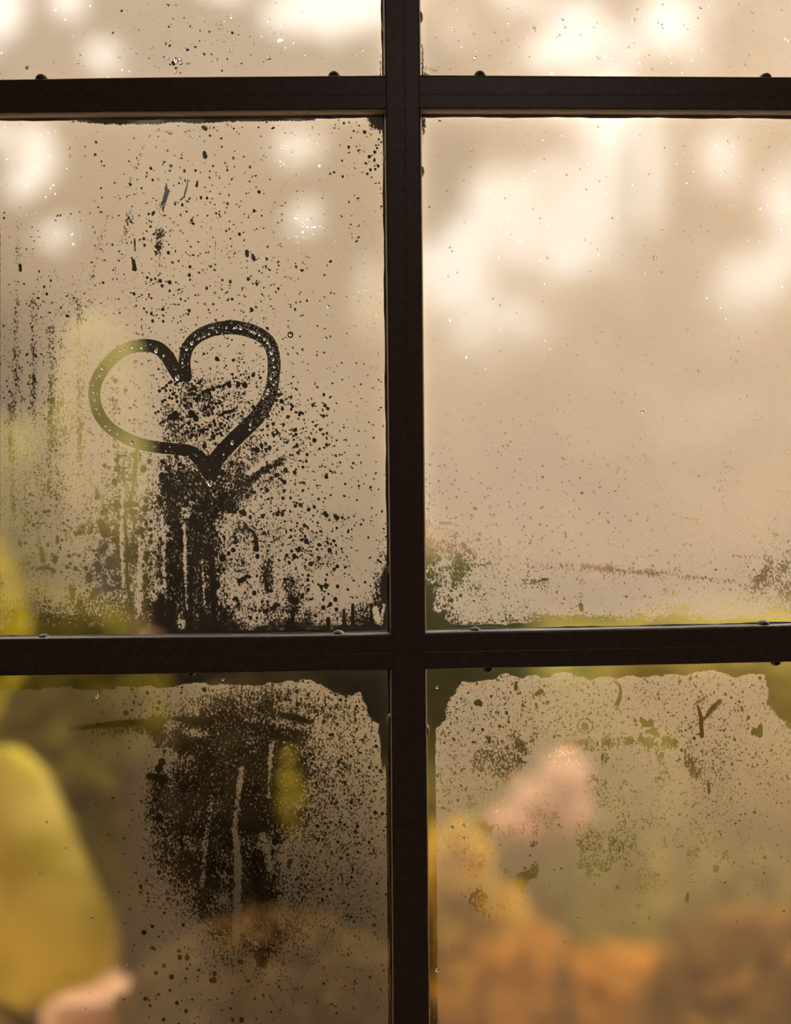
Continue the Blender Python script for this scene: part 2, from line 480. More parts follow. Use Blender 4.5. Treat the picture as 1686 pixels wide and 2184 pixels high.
Q2 = np.where(m, q * (0.4 + 1.2 * n40), Q2)
b = sst(-(Y - h1B), -22 - 24 * (n40 - .5), -2) * (0.35 + .75 * sst(X, 120, 230) * sst(-X, -620, -420)) * (0.55 + .9 * n15)
b = np.maximum(b, sst(-(Y - h1B), -16, -6) * .8 * sst(X, 60, 260) * sst(-X, -720, -640))
b = np.maximum(b, sst(-(gL - X), -14, -1) * sst(-(Y - h1B), -90, -10) * (0.4 + n15))
b = np.maximum(b, .72 * (.5 + .8 * n15) * sst(62 - np.hypot(gL - X, Y - h1B), 0, 45))
b = np.maximum(b, sst(-(h2T - Y), -44 - 50 * (n40 - .5), -3) * (.30 + .65 * n15))
b = np.maximum(b, sst(-(h2T - Y), -10, 0) * (.7 + .5 * n15))
b = np.maximum(b, .95 * sst(-(gL - X), -16 - 14 * (n40 - .4), -3) * sst(Y, 1150, 1260))
b = np.maximum(b, sst(-X, -5, 2) * .8 * sst(Y, 380, 520))
SO = np.where(m, np.maximum(SO, b), SO)

# --- middle right pane
m = ~left & mid
q = 0.07 * sst(Y, 820, 1050) + 0.09 * sst(Y, 1050, 1250) + .03 * n40
q += 0.30 * gb(915, 1230, 40, 150) + 0.22 * gb(980, 1170, 40, 50) + 0.14 * gb(1050, 1230, 120, 70) + 0.22 * gb(1270, 1215, 150, 10, rot=.05)
q += 0.22 * sst(Y, 1285, 1325) * (.4 + 1.2 * hst) + 0.28 * gb(1660, 1260, 60, 120) * (.5 + n40)
q += .20 * sst(-(X - gR), -26, -2) * (sst(-Y, -420, -260) + sst(Y, 900, 1100)) + .10 * gb(1570, 320, 60, 60)
Q1 = np.where(m, Q1 - .01 + q * (.35 + 1.3 * n15), Q1)
q = 0.010 + 0.05 * sst(Y, 850, 1100) + .10 * gb(1000, 1160, 110, 110)
Q2 = np.where(m, q * (.4 + 1.2 * n40), Q2)
b = sst(-(Y - h1B), -16, 2) * .52 * (.5 + n15) * sst(-X, -1050, -940)
b = np.maximum(b, .62 * sst(-(X - gR), -22, -2) * (sst(-Y, -330, -260)) * (.5 + n15))
b = np.maximum(b, sst(-(X - gR), -20 - 30 * (n40 - .5), -4) * sst(Y, 1200, 1290) * .95)
b = np.maximum(b, sst(52 - np.hypot(X - gR, h2T - Y) + 30 * (n15 - .5), 0, 14))
b = np.maximum(b, sst(-(h2T - Y), -20 - 26 * (n40 - .5), -3) * (.45 + .6 * n15) + .3 * sst(-(h2T - Y), -5, -1))
b = np.maximum(b, .55 * sst(X, 1600, 1700) * sst(Y, 1180, 1320) * (.3 + n40))
SO = np.where(m, np.maximum(SO, b), SO)

# --- top panes
m = top
Q1 = np.where(m, 0.045 + .05 * gb(400, 90, 120, 70) + .05 * gb(1640, 60, 60, 90), Q1)
Q2 = np.where(m, 0.012 + .09 * gb(420, 90, 130, 60) * n40 * 2 + .03 * gb(1500, 120, 200, 60), Q2)
b = .62 * sst(-(gL - X), -10, -1) * (.6 + .7 * n15) * sst(Y, 60, 150) * left
b = np.maximum(b, .85 * sst(-(X - gR), -14 - 30 * (n40 - .5), -1) * (.5 + .8 * n15) * (sst(Y, 60, 150) + .35) * ~left)
b = np.maximum(b, .4 * gb(925, 150, 22, 14) * 1.3 * (.5 + n15))
b = np.maximum(b, .8 * sst(48 - np.hypot((X - gR) * 1.1, (158 - Y) * 1.0), 0, 40) * (.35 + .9 * n15) * ~left)
b = b * ((left & (X < gL)) | (~left & (X > gR)))
SO = np.where(m, np.maximum(SO, b), SO)

# --- bottom left pane
m = left & bot
hole = 0.62 * gb(420, 1690, 130, 150) + 0.42 * gb(560, 1620, 90, 130) + 0.30 * gb(330, 1555, 170, 30) + .5 * gb(530, 1760, 80, 180) + .35 * gb(560, 1980, 90, 90) + .30 * gb(400, 1850, 120, 120)
q = hole * (.15 + 1.7 * n40) * (.6 + .8 * vst2) * (.7 + .6 * n15)
q += 0.27 * gb(720, 1640, 130, 220) * (.6 + .8 * n15) + .20 * gb(500, 1500, 300, 50) + .13 * gb(760, 1900, 120, 200) + .10 * sst(X, 260, 420)
q += .12 * gb(600, 2000, 220, 200)
q *= sst(X, 110, 300) * .85 + .15
Q1 = np.where(m, .015 + q, Q1)
Q2 = np.where(m, (0.02 + .32 * gb(720, 1580, 130, 170) + .22 * gb(500, 1500, 280, 60) + .16 * gb(470, 1850, 170, 220) + .10 * gb(650, 2030, 160, 100)) * (.4 + 1.2 * n40) * sst(X, 80, 240), Q2)
b = sst(-(Y - h2B), -28 - 34 * (n40 - .45) - 26 * sst(X, 640, 760), -16 - 34 * (n40 - .45) - 26 * sst(X, 640, 760))
b = np.maximum(b, sst(86 - np.hypot((gL - X) * 1.15, (Y - h2B) * .72) + 34 * (n40 - .5), 0, 12))
b = np.maximum(b, sst(-(gL - X), -24 - 26 * (n40 - .5), -12) * sst(-Y, -1720, -1560))
b = np.maximum(b, .75 * sst(-(gL - X), -9, -3))
b = np.where(X < 170, b * .8, b)
SO = np.where(m, np.maximum(SO, b), SO)
TH = np.where(m, .50 + .12 * sst(X, 600, 720) * sst(-Y, -1750, -1500) - .41 * sst(-X, -470, -190) - .36 * sst(Y, 1480, 2000) * sst(X, 250, 520) - .12 * gb(470, 1720, 190, 250), TH)

# --- bottom right pane
m = ~left & bot
n60 = fbm(X, Y, 60, 90, 131, 3)
ridge = np.abs(n60 - .5)
blot = sst(n60, .53, .56) * (gb(1240, 1620, 330, 60) * .30 + gb(1130, 1840, 230, 120) * .42 + gb(1450, 1860, 200, 130) * .22 + gb(1380, 2060, 380, 110) * .16)
blot -= .16 * sst(-ridge, -.018, -.004) * sst(Y, 1560, 1640)
q = 0.19 * sst(-Y, -1900, -1600) + .09 + blot + .10 * gb(960, 1620, 40, 160) * (.4 + vst)
q = q * (.6 + .75 * n15)
Q1 = np.where(m, q * (1 - .55 * sst(Y, 1850, 2100)), Q1)
Q2 = np.where(m, (0.05 + .20 * gb(1150, 1520, 260, 90) + .08 * gb(1550, 1620, 200, 150)) * (.4 + 1.2 * n40) * sst(-Y, -2000, -1750), Q2)
b = sst(-(Y - h2B), -24 - 46 * (n40 - .45) , -12 - 46 * (n40 - .45)) 
b = np.maximum(b, sst(94 - np.hypot((X - gR) * 1.2, (Y - h2B) * .75) + 50 * (n40 - .5), 0, 12))
b = np.maximum(b, sst(-(X - gR), -21 - 26 * (n40 - .5) * sst(-Y, -1700, -1600), -14) * (1 - .25 * sst(Y, 2000, 2120)))
b = np.maximum(b, sst(70 - np.hypot((1700 - X) * .9, (Y - h2B) * .5) + 60 * (n40 - .5), 0, 24))
SO = np.where(m, np.maximum(SO, b * .85), SO)
TH = np.where(m, .74 - .56 * sst(Y, 1480, 2080), TH)
TH *= (.93 + .14 * n150)
# thickness drops towards the left and bottom of the middle left pane
TH = np.where(left & mid, TH - .34 * sst(-X, -260, -10) * sst(Y, 420, 800) - .16 * sst(Y, 800, 1300) - .14 * sst(Y, 950, 1250) * sst(-X, -420, -60), TH)

# --- named runs, smears and cleared marks read off the panes
R = random.Random(5)
def runs(F, items, amp=.82, soft=4.0):
    for pts, wd in items:
        wm = max(wd) if hasattr(wd, '__len__') else wd
        stroke(F, pts, wd, amp if wm < 6.5 else .66, soft if wm < 6.5 else soft + 3)
runs(SO, [
    ([(268, 960), (262, 1010), (270, 1060), (266, 1100), (272, 1180), (270, 1240), (280, 1290), (286, 1345)], [3, 4, 3, 4, 5, 5, 6, 7]),
    ([(290, 965), (288, 1000), (284, 1040), (276, 1075), (286, 1110), (284, 1160), (270, 1200)], [6, 7, 5, 6, 4, 4, 3]),
    ([(519, 1112), (524, 1125), (540, 1134), (546, 1150), (547, 1172)], [2, 3, 3, 5, 6]),
    ([(409, 1100), (420, 1140), (408, 1200), (404, 1290), (402, 1345)], [5, 4, 5, 7, 9]),
    ([(450, 1170), (450, 1220), (456, 1290), (455, 1345)], [3, 5, 6, 8]),
    ([(340, 1290), (335, 1345)], [14, 16]), ([(365, 1290), (362, 1345)], [12, 14]),
    ([(172, 1322), (172, 1345)], 6), ([(248, 1320), (247, 1345)], 6), ([(430, 1300), (432, 1345)], 8),
    ([(752, 1290), (752, 1342)], [4, 5]), ([(733, 1300), (734, 1342)], [3, 5]), ([(793, 1290), (790, 1342)], [4, 4]), ([(700, 1320), (700, 1345)], 5), ([(625, 1300), (622, 1345)], 5),
    ([(88, 1168), (92, 1195)], [6, 8]), ([(80, 1213), (100, 1210)], [6, 8]), ([(108, 1212), (116, 1218)], 7), ([(143, 1208), (145, 1210)], 7),
    ([(112, 1180), (118, 1195)], [2, 6]), ([(150, 1250), (155, 1268)], [7, 9]), ([(190, 1228), (190, 1236)], 10), ([(210, 1205), (210, 1215)], 9),
    ([(160, 1140), (172, 1135)], [5, 9]), ([(122, 1143), (123, 1155)], [3, 5]), ([(222, 1252), (236, 1256)], 6), ([(168, 1290), (172, 1284)], 6),
    ([(215, 1115), (225, 1135)], [10, 14]), ([(225, 1165), (215, 1175)], [9, 9]), ([(235, 1195), (232, 1210)], [12, 8]), ([(195, 1275), (205, 1262)], [8, 10]),
    ([(205, 1040), (208, 1060)], [4, 8]), ([(566, 1230), (570, 1262)], [4, 7]), ([(503, 1275), (504, 1280)], 7), ([(588, 1290), (590, 1290)], 8),
    ([(520, 1235), (510, 1240)], 6), ([(620, 1278), (628, 1282)], 10),
    ([(436, 325), (437, 334)], [4, 6]), ([(434, 272), (438, 275)], 5), ([(355, 392), (354, 402)], [2, 4]), ([(357, 408), (350, 430)], [6, 5]),
    ([(400, 388), (398, 400), (393, 420), (385, 427)], [2, 3, 2.5, 2.5]), ([(284, 555), (287, 574)], [4, 6]), ([(43, 565), (44, 577)], 4), ([(526, 536), (527, 545)], 4.5),
    ([(540, 548), (541, 553)], 5), ([(421, 385), (419, 397)], [2, 4]), ([(459, 515), (458, 575)], 1.3), ([(287, 510), (288, 535)], 2.4),
    ([(130, 1540 ), (130, 1541)], 1),
    ([(150, 1555), (250, 1543), (330, 1540), (350, 1536)], [6, 9, 9, 6]), ([(372, 1532), (410, 1536), (452, 1543)], [7, 8, 6]),
    ([(580, 1462), (578, 1500), (582, 1528)], [4, 3, 7]), ([(600, 1525), (630, 1530), (660, 1540)], [8, 10, 7]), ([(268, 1520), (269, 1521)], 6), ([(336, 1511), (336, 1512)], 5),
    ([(318, 1655), (350, 1662)], [9, 12]), ([(520, 1755), (556, 1765)], [16, 17]), ([(530, 1735), (545, 1738)], [7, 7]), ([(585, 1795), (600, 1795)], 7),
    ([(435, 1895), (440, 1880)], [5, 6]), ([(512, 2050), (514, 2052)], 6), ([(590, 1905), (600, 1905)], [4, 4]), ([(595, 1988), (595, 1989)], 6), ([(468, 1990), (470, 1992)], 5),
    ([(545, 1880), (550, 1895)], 12), ([(548, 2040), (560, 2050)], [10, 14]), ([(430, 1690), (440, 1700)], 8),
    # right panes
    ([(1238, 1290), (1239, 1300)], 5), ([(1228, 1315), (1229, 1335)], [5, 5]), ([(1205, 1135), (1206, 1146)], 2.5), ([(938, 1116), (962, 1116)], 3), ([(1000, 1175), (1002, 1178)], 5),
    ([(1156, 1236), (1166, 1236)], 4), ([(1460, 1105), (1490, 1107)], 2.5), ([(985, 1158), (990, 1165)], [3, 6]), ([(1063, 1150), (1065, 1160)], 3),
    ([(1012, 123), (1013, 124)], 4.5), ([(966, 20), (966, 62)], [1.0, 1.0]), ([(966, 60), (966, 66)], 2.6), ([(1368, 878), (1369, 879)], 3),
    ([(1308, 1452), (1320, 1460), (1323, 1475), (1318, 1495), (1315, 1502)], [2, 3, 4, 5, 5.5]), ([(1100, 1455), (1099, 1470)], [3, 4]), ([(1144, 1480), (1153, 1474)], [5, 6]),
    ([(1041, 1574), (1042, 1575)], 7), ([(1079, 1519), (1080, 1522)], 4), ([(1487, 1505), (1494, 1530), (1496, 1570)], [3, 5, 5]), ([(1500, 1535), (1520, 1510), (1535, 1494)], [5, 9, 6]),
    ([(1245, 1545), (1248, 1552)], [7, 9]), ([(1510, 1670), (1511, 1690)], [3, 4]), ([(1268, 1843), (1269, 1844)], 4.5), ([(1268, 1865), (1268, 1866)], 2.6), ([(1315, 1892), (1317, 1893)], 4),
    ([(1361, 1932), (1362, 1933)], 5), ([(1464, 1920), (1466, 1906)], [4.5, 3.5]), ([(1383, 1957), (1384, 1958)], 3.5),
])
# grainy smears: raise the fine clearing only
def smear(items, amp=.25, soft=7):
    for pts, wd in items: stroke(Q1, pts, wd, amp, soft, add=True)
smear([
    ([(338, 278), (318, 292), (304, 312), (300, 330), (292, 355), (280, 385), (258, 420), (232, 460), (212, 520), (198, 590), (190, 650)], 4),
    ([(338, 278), (360, 284), (400, 280), (440, 276), (485, 268), (530, 268)], 5), ([(430, 262), (480, 284)], 2), ([(356, 405), (345, 440), (338, 500), (332, 540)], 9),
    ([(350, 495), (340, 530), (335, 600)], 7), ([(285, 440), (278, 470), (265, 510)], 8), ([(372, 465), (368, 500)], 4), ([(618, 350), (605, 390), (588, 430), (580, 470)], 4),
    ([(600, 985), (560, 1000), (530, 1020)], 10), ([(700, 1098), (740, 1112)], 12), ([(620, 1250), (640, 1270)], 20), ([(565, 1205), (568, 1240)], 12),
    ([(100, 1050), (120, 1060)], 10), ([(20, 870), (30, 1100)], 6), ([(110, 700), (112, 960)], 8), ([(168, 640), (170, 980)], 7), ([(70, 640), (72, 900)], 6), ([(38, 470), (30, 900)], 5), ([(240, 850), (245, 950)], 6),
    ([(1250, 1207), (1300, 1213), (1315, 1212)], 5), ([(1330, 1218), (1400, 1224)], 5), ([(1385, 1225), (1425, 1224)], 6), ([(1440, 1212), (1456, 1232)], 8), ([(1470, 1230), (1560, 1242)], 5),
    ([(1370, 1186), (1470, 1184)], 3), ([(940, 1212), (1040, 1202)], 3), ([(1190, 1204), (1250, 1204)], 4), ([(1560, 1186), (1640, 1188)], 4), ([(1640, 1200), (1610, 1250)], 7), ([(1550, 1000), (1570, 1006)], 9),
    ([(1400, 1295), (1480, 1300)], 4), ([(1450, 1290), (1460, 1292)], 8), ([(1517, 1128), (1522, 1140)], 6), ([(1425, 1262), (1436, 1268)], 9), ([(1120, 1320), (1500, 1318)], 6), ([(1239, 1200), (1239, 1330)], 2.5),
    ([(985, 1190), (970, 1250)], 10), ([(1120, 1240), (1150, 1244)], 9), ([(1480, 1500), (1500, 1490)], 8), ([(1290, 1590), (1340, 1580), (1380, 1582), (1392, 1620)], 9), ([(1405, 1610), (1420, 1580), (1435, 1590)], 10),
    ([(1200, 1600), (1260, 1590)], 14), ([(1090, 1570), (1110, 1590), (1120, 1605)], 12), ([(1465, 1625), (1480, 1650)], 12), ([(1130, 1860), (1110, 1880)], 14), ([(1020, 1760), (1045, 1765)], 10), ([(1080, 1770), (1110, 1765)], 14),
    ([(1530, 1880), (1525, 1850), (1545, 1820), (1560, 1840)], 8), ([(1440, 1800), (1480, 1820), (1470, 1870)], 12), ([(1010, 1910), (1060, 1950)], 22), ([(1170, 1760), (1180, 1740)], 12),
    ([(160, 1560), (330, 1545)], 16), ([(400, 1540), (640, 1570)], 14), ([(340, 1570), (440, 1600)], 20),
])
# cleared rays inside the heart, running up to the right
for k in range(46):
    x0 = R.uniform(330, 520); y0 = R.uniform(815, 935)
    L = R.uniform(15, 60); a = R.uniform(.35, .75)
    x1 = x0 + L * math.cos(a); y1 = y0 - L * math.sin(a)
    n = int(L / 7) + 1
    for j in range(n):
        u = j / n
        spot(SO, x0 + (x1 - x0) * u + R.gauss(0, 1.5), y0 + (y1 - y0) * u + R.gauss(0, 1.5), R.uniform(1.2, 3.6), 1, R.uniform(1, 1.2))
for (x, y, r) in [(489, 822, 5), (508, 821, 4.5), (522, 822, 6), (455, 830, 4.5), (462, 765, 4.5), (466, 768, 3), (372, 888, 8), (363, 890, 5), (408, 882, 7), (418, 893, 6), (394, 865, 4), (446, 838, 4),
                  (540, 800, 4), (555, 806, 3.5), (600, 856, 5), (602, 872, 4), (619, 714, 6), (700, 654, 3), (695, 722, 3), (246, 812, 5), (268, 832, 4), (482, 780, 2.5), (495, 798, 3), (520, 840, 3), (540, 868, 4), (470, 905, 4)]:
    spot(SO, x, y, r, 1, R.uniform(1, 1.25))
# scattered cleared spots: areas, count, size
for (x0, x1, y0, y1, n, ra, rb) in [(300, 620, 330, 690, 210, .9, 3.6), (0, 300, 560, 1000, 150, .9, 3.2), (300, 400, 560, 760, 50, 1.2, 4), (430, 700, 930, 1100, 200, 1.2, 5.0), (450, 720, 1090, 1320, 300, 1.2, 5.0),
                                    (40, 330, 1050, 1300, 200, 1.2, 4.6), (560, 700, 840, 930, 90, 1.0, 4.0), (700, 815, 250, 380, 50, 1, 3.6), (640, 820, 900, 1300, 110, .8, 3), (340, 480, 960, 1330, 230, 2, 8),
                                    (380, 640, 880, 960, 70, 1.5, 4.5), (220, 330, 960, 1290, 110, 1.5, 6.5),
                                    (320, 600, 20, 150, 30, 1.0, 3.2), (360, 392, 122, 142, 8, 2, 4.5), (930, 1680, 850, 1310, 130, 1.0, 3.0), (915, 1040, 1120, 1300, 60, 1.2, 4.4), (960, 1660, 1440, 1600, 110, 1.2, 3.6),
                                    (640, 825, 1450, 1800, 200, 1.2, 4.2), (280, 640, 1450, 1540, 80, 1.2, 5), (300, 640, 1750, 2184, 150, 1.5, 5.5), (330, 640, 1560, 1760, 110, 2, 9), (640, 820, 1800, 2150, 90, 1.2, 3.6),
                                    (1180, 1480, 1830, 2050, 24, 1, 3.2), (930, 1100, 1560, 1800, 60, 1.2, 3.4)]:
    for k in range(n):
        r = ra + (rb - ra) * R.random() ** 2.6
        spot(SO, R.uniform(x0, x1), R.uniform(y0, y1), r, 1.0, R.uniform(1, 1.3))
# soft ring marks left by dried drops
for (x, y, r) in [(250, 1075, 16), (310, 1075, 15), (265, 985, 14), (300, 1120, 14), (1247, 1548, 16), (1090, 1640, 30), (240, 1130, 12)]:
    for k in range(22):
        a = k / 22 * 2 * math.pi
        spot(SO, x + r * math.cos(a), y + r * math.sin(a), 2.3, .75)

# heart stroke centre line and half widths (right lobe, left lobe)
RIGHT = [(397, 803, 12), (393.5, 785, 12), (393.6, 766, 12), (396, 750, 12), (401, 737, 12.5), (419, 718, 13), (448, 704, 13.5), (470, 699.5, 14), (494, 698, 14.5), (516, 700, 14.5), (536, 706, 14.5), (553, 713, 14),
         (565, 721, 14), (576, 733, 14), (581, 746, 13), (584.6, 766, 13), (584.6, 787, 13), (582.5, 810, 13), (579, 832.5, 13), (572, 852, 14), (562, 870, 15), (551, 886, 16), (540, 899, 16), (521, 917, 16), (502, 935, 16), (486, 951, 16), (473, 965, 16), (461, 980, 16.5), (454, 993, 17), (450, 1008, 15), (451, 1018, 12)]
LEFT = [(378, 800, 12), (372, 789, 13), (366, 777, 14), (360, 764, 14), (351, 753, 14), (342, 745, 14), (332, 739, 13.5), (320, 737, 13), (307, 736.5, 13), (290, 738, 13), (274, 742, 12.5), (259, 749, 12.5), (245, 760, 12.5), (231, 773, 12.5), (220, 787, 12.5), (210, 802, 12.5), (204, 817, 12.5),
        (201, 833, 12), (201, 849, 12), (205, 868, 12), (212, 886, 12), (223, 902, 12), (237, 916, 12), (253, 926, 12), (270, 935, 12), (286, 942, 12), (303, 948, 12), (323, 952, 12), (345, 955, 12), (366, 957, 12), (386, 958.5, 12), (400, 961, 13), (415, 967, 14), (424, 976, 15), (432, 986, 16), (440, 999, 16), (447, 1012, 14)]
def smooth_line(L, n):
    A = np.array(L); d = np.r_[0, np.cumsum(np.hypot(*np.diff(A[:, :2], axis=0).T))]
    u = np.linspace(0, d[-1], n)
    B = np.stack([np.interp(u, d, A[:, k]) for k in range(3)], 1)
    for _ in range(2):
        pad = np.pad(B, ((2, 2), (0, 0)), mode='edge'); Bs = (pad[:-4] + pad[1:-3] + pad[2:-2] + pad[3:-1] + pad[4:]) / 5
        B[1:-1] = Bs[1:-1]
    return B
RL, LL = smooth_line(RIGHT, 130), smooth_line(LEFT, 140)
HS = np.zeros(X.shape)
for B in (RL, LL):
    stroke(HS, [tuple(p[:2]) for p in B], [p[2] for p in B], 1.0, 1.6)
Q1 = np.where(HS > .02, np.minimum(Q1, .25), Q1)
SO = np.maximum(SO, HS * 1.6)
# mist that closed again over the cleared zones, in pale upright streaks
RE = np.zeros(X.shape)
for pts, wd, am in [([(515, 1640), (500, 1760), (508, 1850), (503, 2010)], 7, .7), ([(578, 1590), (572, 1700)], 5, .7), ([(432, 1890), (440, 1780), (452, 1700)], 6, .5), ([(560, 1780), (575, 1850)], 8, .5),
                    ([(262, 1040), (258, 1160), (264, 1250)], 3, .8), ([(300, 1170), (296, 1300)], 6, .6), ([(393, 1120), (398, 1300)], 4, .7), ([(430, 1180), (437, 1295)], 3, .7), ([(345, 1100), (352, 1250)], 3, .6),
                    ([(530, 1010), (620, 950)], 5, .7), ([(800, 1300), (806, 1325)], 7, .8), ([(386, 1310), (388, 1335)], 9, .6), ([(1390, 1600), (1398, 1650)], 3, .9), ([(1500, 1580), (1480, 1610)], 3, .9),
                    ([(1180, 1640), (1050, 1700)], 4, .5), ([(820, 1290), (812, 1330)], 5, .6)]:
    stroke(RE, pts, wd, am, 4)
Q1 = Q1 * (1 - RE); Q2 = Q2 * (1 - RE); SO = SO * (1 - .8 * RE * (HS < .02))
WARM = np.where(top, 0.0, np.where(mid, np.where(left, .38, .14), np.where(left, 1.0, .85))) * (.85 + .3 * n150)  # warm bounced light painted into the mist, pane by pane
Q1 = np.clip(Q1, 0, .74); Q2 = np.clip(Q2, 0, .8); SO = np.clip(SO, 0, 1.6); TH = np.clip(TH, .09, .9)

# ------------------------------------------------------------------ panes and their condensation
def pane(x0, x1, y0, y1):
    p0 = P(x0, y1, 0.0); p1 = P(x1, y0, 0.0)
    g = box('glass_pane', (p0.x, 0.0, p0.z), (p1.x, 0.004, p1.z), M_glass, win)
    sl = win_slice(x0 + 1, x1 - 1, y0 + 1, y1 - 1)
    xx, yy = X[sl], Y[sl]; H, W = xx.shape
    co_ = np.empty((H * W, 3), np.float32)
    co_[:, 0] = ((xx - 843) * S).ravel(); co_[:, 2] = (ZC - (yy - 1092) * S).ravel()
    fogd = np.clip(1 - SO[sl], 0, 1)
    co_[:, 1] = -0.00035 - 0.00012 * fogd.ravel()
    a = np.arange(H * W).reshape(H, W)
    quads = np.stack([a[:-1, :-1], a[1:, :-1], a[1:, 1:], a[:-1, 1:]], -1).reshape(-1, 4)
    me = bpy.data.meshes.new('condensation')
    me.vertices.add(H * W); me.vertices.foreach_set('co', co_.ravel())
    me.loops.add(quads.size); me.loops.foreach_set('vertex_index', quads.ravel().astype(np.int32))
    me.polygons.add(len(quads)); me.polygons.foreach_set('loop_start', np.arange(0, quads.size, 4, dtype=np.int32))
    me.update(calc_edges=True)
    for nm, F in (('fine_clear', Q1), ('drop_clear', Q2), ('wiped', SO), ('thickness', TH), ('warm_bounce', WARM)):
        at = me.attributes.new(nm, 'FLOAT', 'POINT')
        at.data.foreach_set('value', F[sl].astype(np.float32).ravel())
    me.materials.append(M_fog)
    o = bpy.data.objects.new('condensation', me)
    C.objects.link(o); o.parent = g
    o['kind'] = 'stuff'
    o.location = win.location * 0
    return g
panes = [pane(-18, 823, -948, 176), pane(889, 1744, -948, 176),
         pane(-18, 838, 229, 1366), pane(893, 1744, 229, 1362),
         pane(-18, 845, 1424, 2538), pane(903, 1744, 1404, 2538)]
for g in panes:
    for ch in g.children: ch.location = (0, 0, 0); ch.matrix_parent_inverse = Matrix.Identity(4)
    # parent chain sits at the window empty plus its own offset, so the children share the world origin

# ------------------------------------------------------------------ the heart
heart = empty('finger_drawn_heart', P(450, 1025, -0.0008))
tag(heart, 'heart drawn by a fingertip in the mist of the middle left pane', 'heart drawing')
def ribbon(B, name):
    vs, fs, dn = [], [], []
    n = len(B)
    T = np.gradient(B[:, :2], axis=0); T /= np.linalg.norm(T, axis=1)[:, None] + 1e-9
    NN = np.stack([-T[:, 1], T[:, 0]], 1)
    rows = []
    k = 8
    # round caps: shrink the width over the first and last few pixels
    d = np.r_[0, np.cumsum(np.hypot(*np.diff(B[:, :2], axis=0).T))]
    for i in range(n):
        wdt = B[i, 2] + 0.6
        e = min(d[i] + .2, d[-1] - d[i] + .2)
        if e < wdt: wdt = wdt * math.sqrt(max(0.02, 1 - (1 - e / wdt) ** 2))
        row = []
        for j in range(k + 1):
            u = -1 + 2 * j / k
            p = B[i, :2] + NN[i] * u * wdt
            hgt = 0.00025 * (1 - u * u) + 0.00002
            row.append(len(vs)); vs.append(P(p[0], p[1], -0.00075 - hgt)); 
            dn.append(float(np.clip((p[0] - 360) / 200, .03, 1) * (.25 + .55 * abs(u)) * (1 if p[1] < 900 else .25)) if name == 'stroke_right' else .05)
        rows.append(row)
    for i in range(n - 1):
        for j in range(k):
            fs.append((rows[i][j], rows[i][j+1], rows[i+1][j+1], rows[i+1][j]))
    o = mesh_obj('heart_lobe', vs, fs, M_film, heart, smooth=True)
    at = o.data.attributes.new('beading', 'FLOAT', 'POINT')
    at.data.foreach_set('value', np.array(dn, np.float32))
    return o
# extend the caps by half a stroke width, as a round fingertip does
ribbon(RL, 'stroke_right')
ribbon(LL, 'stroke_left')

def bead_mesh():
    nu, nv = 12, 5
    vs, fs = [], []
    for j in range(nv):
        ph = j / (nv - 1) * math.pi / 2
        for i in range(nu):
            th = 2 * math.pi * i / nu
            r = math.cos(ph) if j < nv - 1 else 0.02
            vs.append((r * math.cos(th), -0.8 * math.sin(ph), r * math.sin(th)))
    for j in range(nv - 1):
        for i in range(nu):
            fs.append((j*nu + i, j*nu + (i+1) % nu, (j+1)*nu + (i+1) % nu, (j+1)*nu + i))
    fs.append(tuple(range(nu))[::-1]); fs.append(tuple((nv-1)*nu + i for i in range(nu)))
    me = bpy.data.meshes.new('water_bead'); me.from_pydata(vs, [], fs); me.update()
    me.polygons.foreach_set('use_smooth', [True] * len(me.polygons))
    me.materials.append(M_water)
    return me
bm_ = bead_mesh()
def drop(name, px, py, r, parent, ky=1.0, depth=-0.0011):
    o = bpy.data.objects.new(name, bm_)
    C.objects.link(o); o.parent = parent
    base = Vector((0, 0, 0)) if parent.type == 'MESH' else parent.location
    o.location = P(px, py, depth) - base
    o.scale = (r * S, r * S * .75, r * S * ky)
    return o
big = [(483, 699, 2.6), (501, 699, 3.2), (514, 701, 3.6), (536, 707, 2.8), (545, 711, 2.6), (553, 714, 2.4), (564, 723, 3.4), (570, 731, 2.6), (576, 740, 2.4), (579, 753, 3.6), (583, 767, 2.8), (585, 783, 2.8), (583, 794, 2.4),
       (578, 807, 3.2), (589, 815, 2.0), (583, 820, 2.2), (572, 832, 2.8), (570, 839, 3.4), (561, 849, 2.4), (534, 905, 3.0), (533, 916, 3.2), (495, 944, 3.6), (477, 969, 2.2), (409, 732, 4.0), (398, 745, 3.6), (389, 766, 1.8), (389, 774, 2.2), (390, 783, 1.8),
       (378, 806, 5.0), (424, 722, 2.4), (436, 718, 2.6), (446, 712, 2.4), (463, 709, 2.4), (448, 1031, 6.0), (442, 1028, 2.6), (458, 1030, 2.4), (400, 973, 2.0),
       (282, 740, 3), (302, 741, 3), (333, 748, 4), (349, 758, 2.6), (257, 748, 2.4), (265, 744, 2), (246, 759, 2), (238, 767, 2.2), (219, 785, 3.4), (213, 801, 2.8), (206, 806, 2), (199, 821, 3.2), (200, 836, 2.4), (202, 851, 2.4), (203, 855, 2),
       (207, 872, 2.2), (211, 882, 2.2), (225, 908, 2.6), (234, 916, 2.6), (251, 925, 2.6), (266, 933, 2.4), (282, 944, 4.2), (314, 965, 2.2), (330, 952, 1.8), (354, 962, 1.8)]
for (x, y, r) in big:
    drop('water_bead', x, y, r, heart, R.uniform(1.0, 1.5))
for B, n in ((RL, 120), (LL, 40)):
    for k in range(n):
        i = R.randrange(4, len(B) - 30 if B is RL else len(B) - 4)
        u = R.uniform(-.8, .8) * B[i, 2]
        drop('water_bead', B[i, 0] + u * .8, B[i, 1] + u * .5, R.uniform(.7, 1.4), heart, R.uniform(1, 1.4))
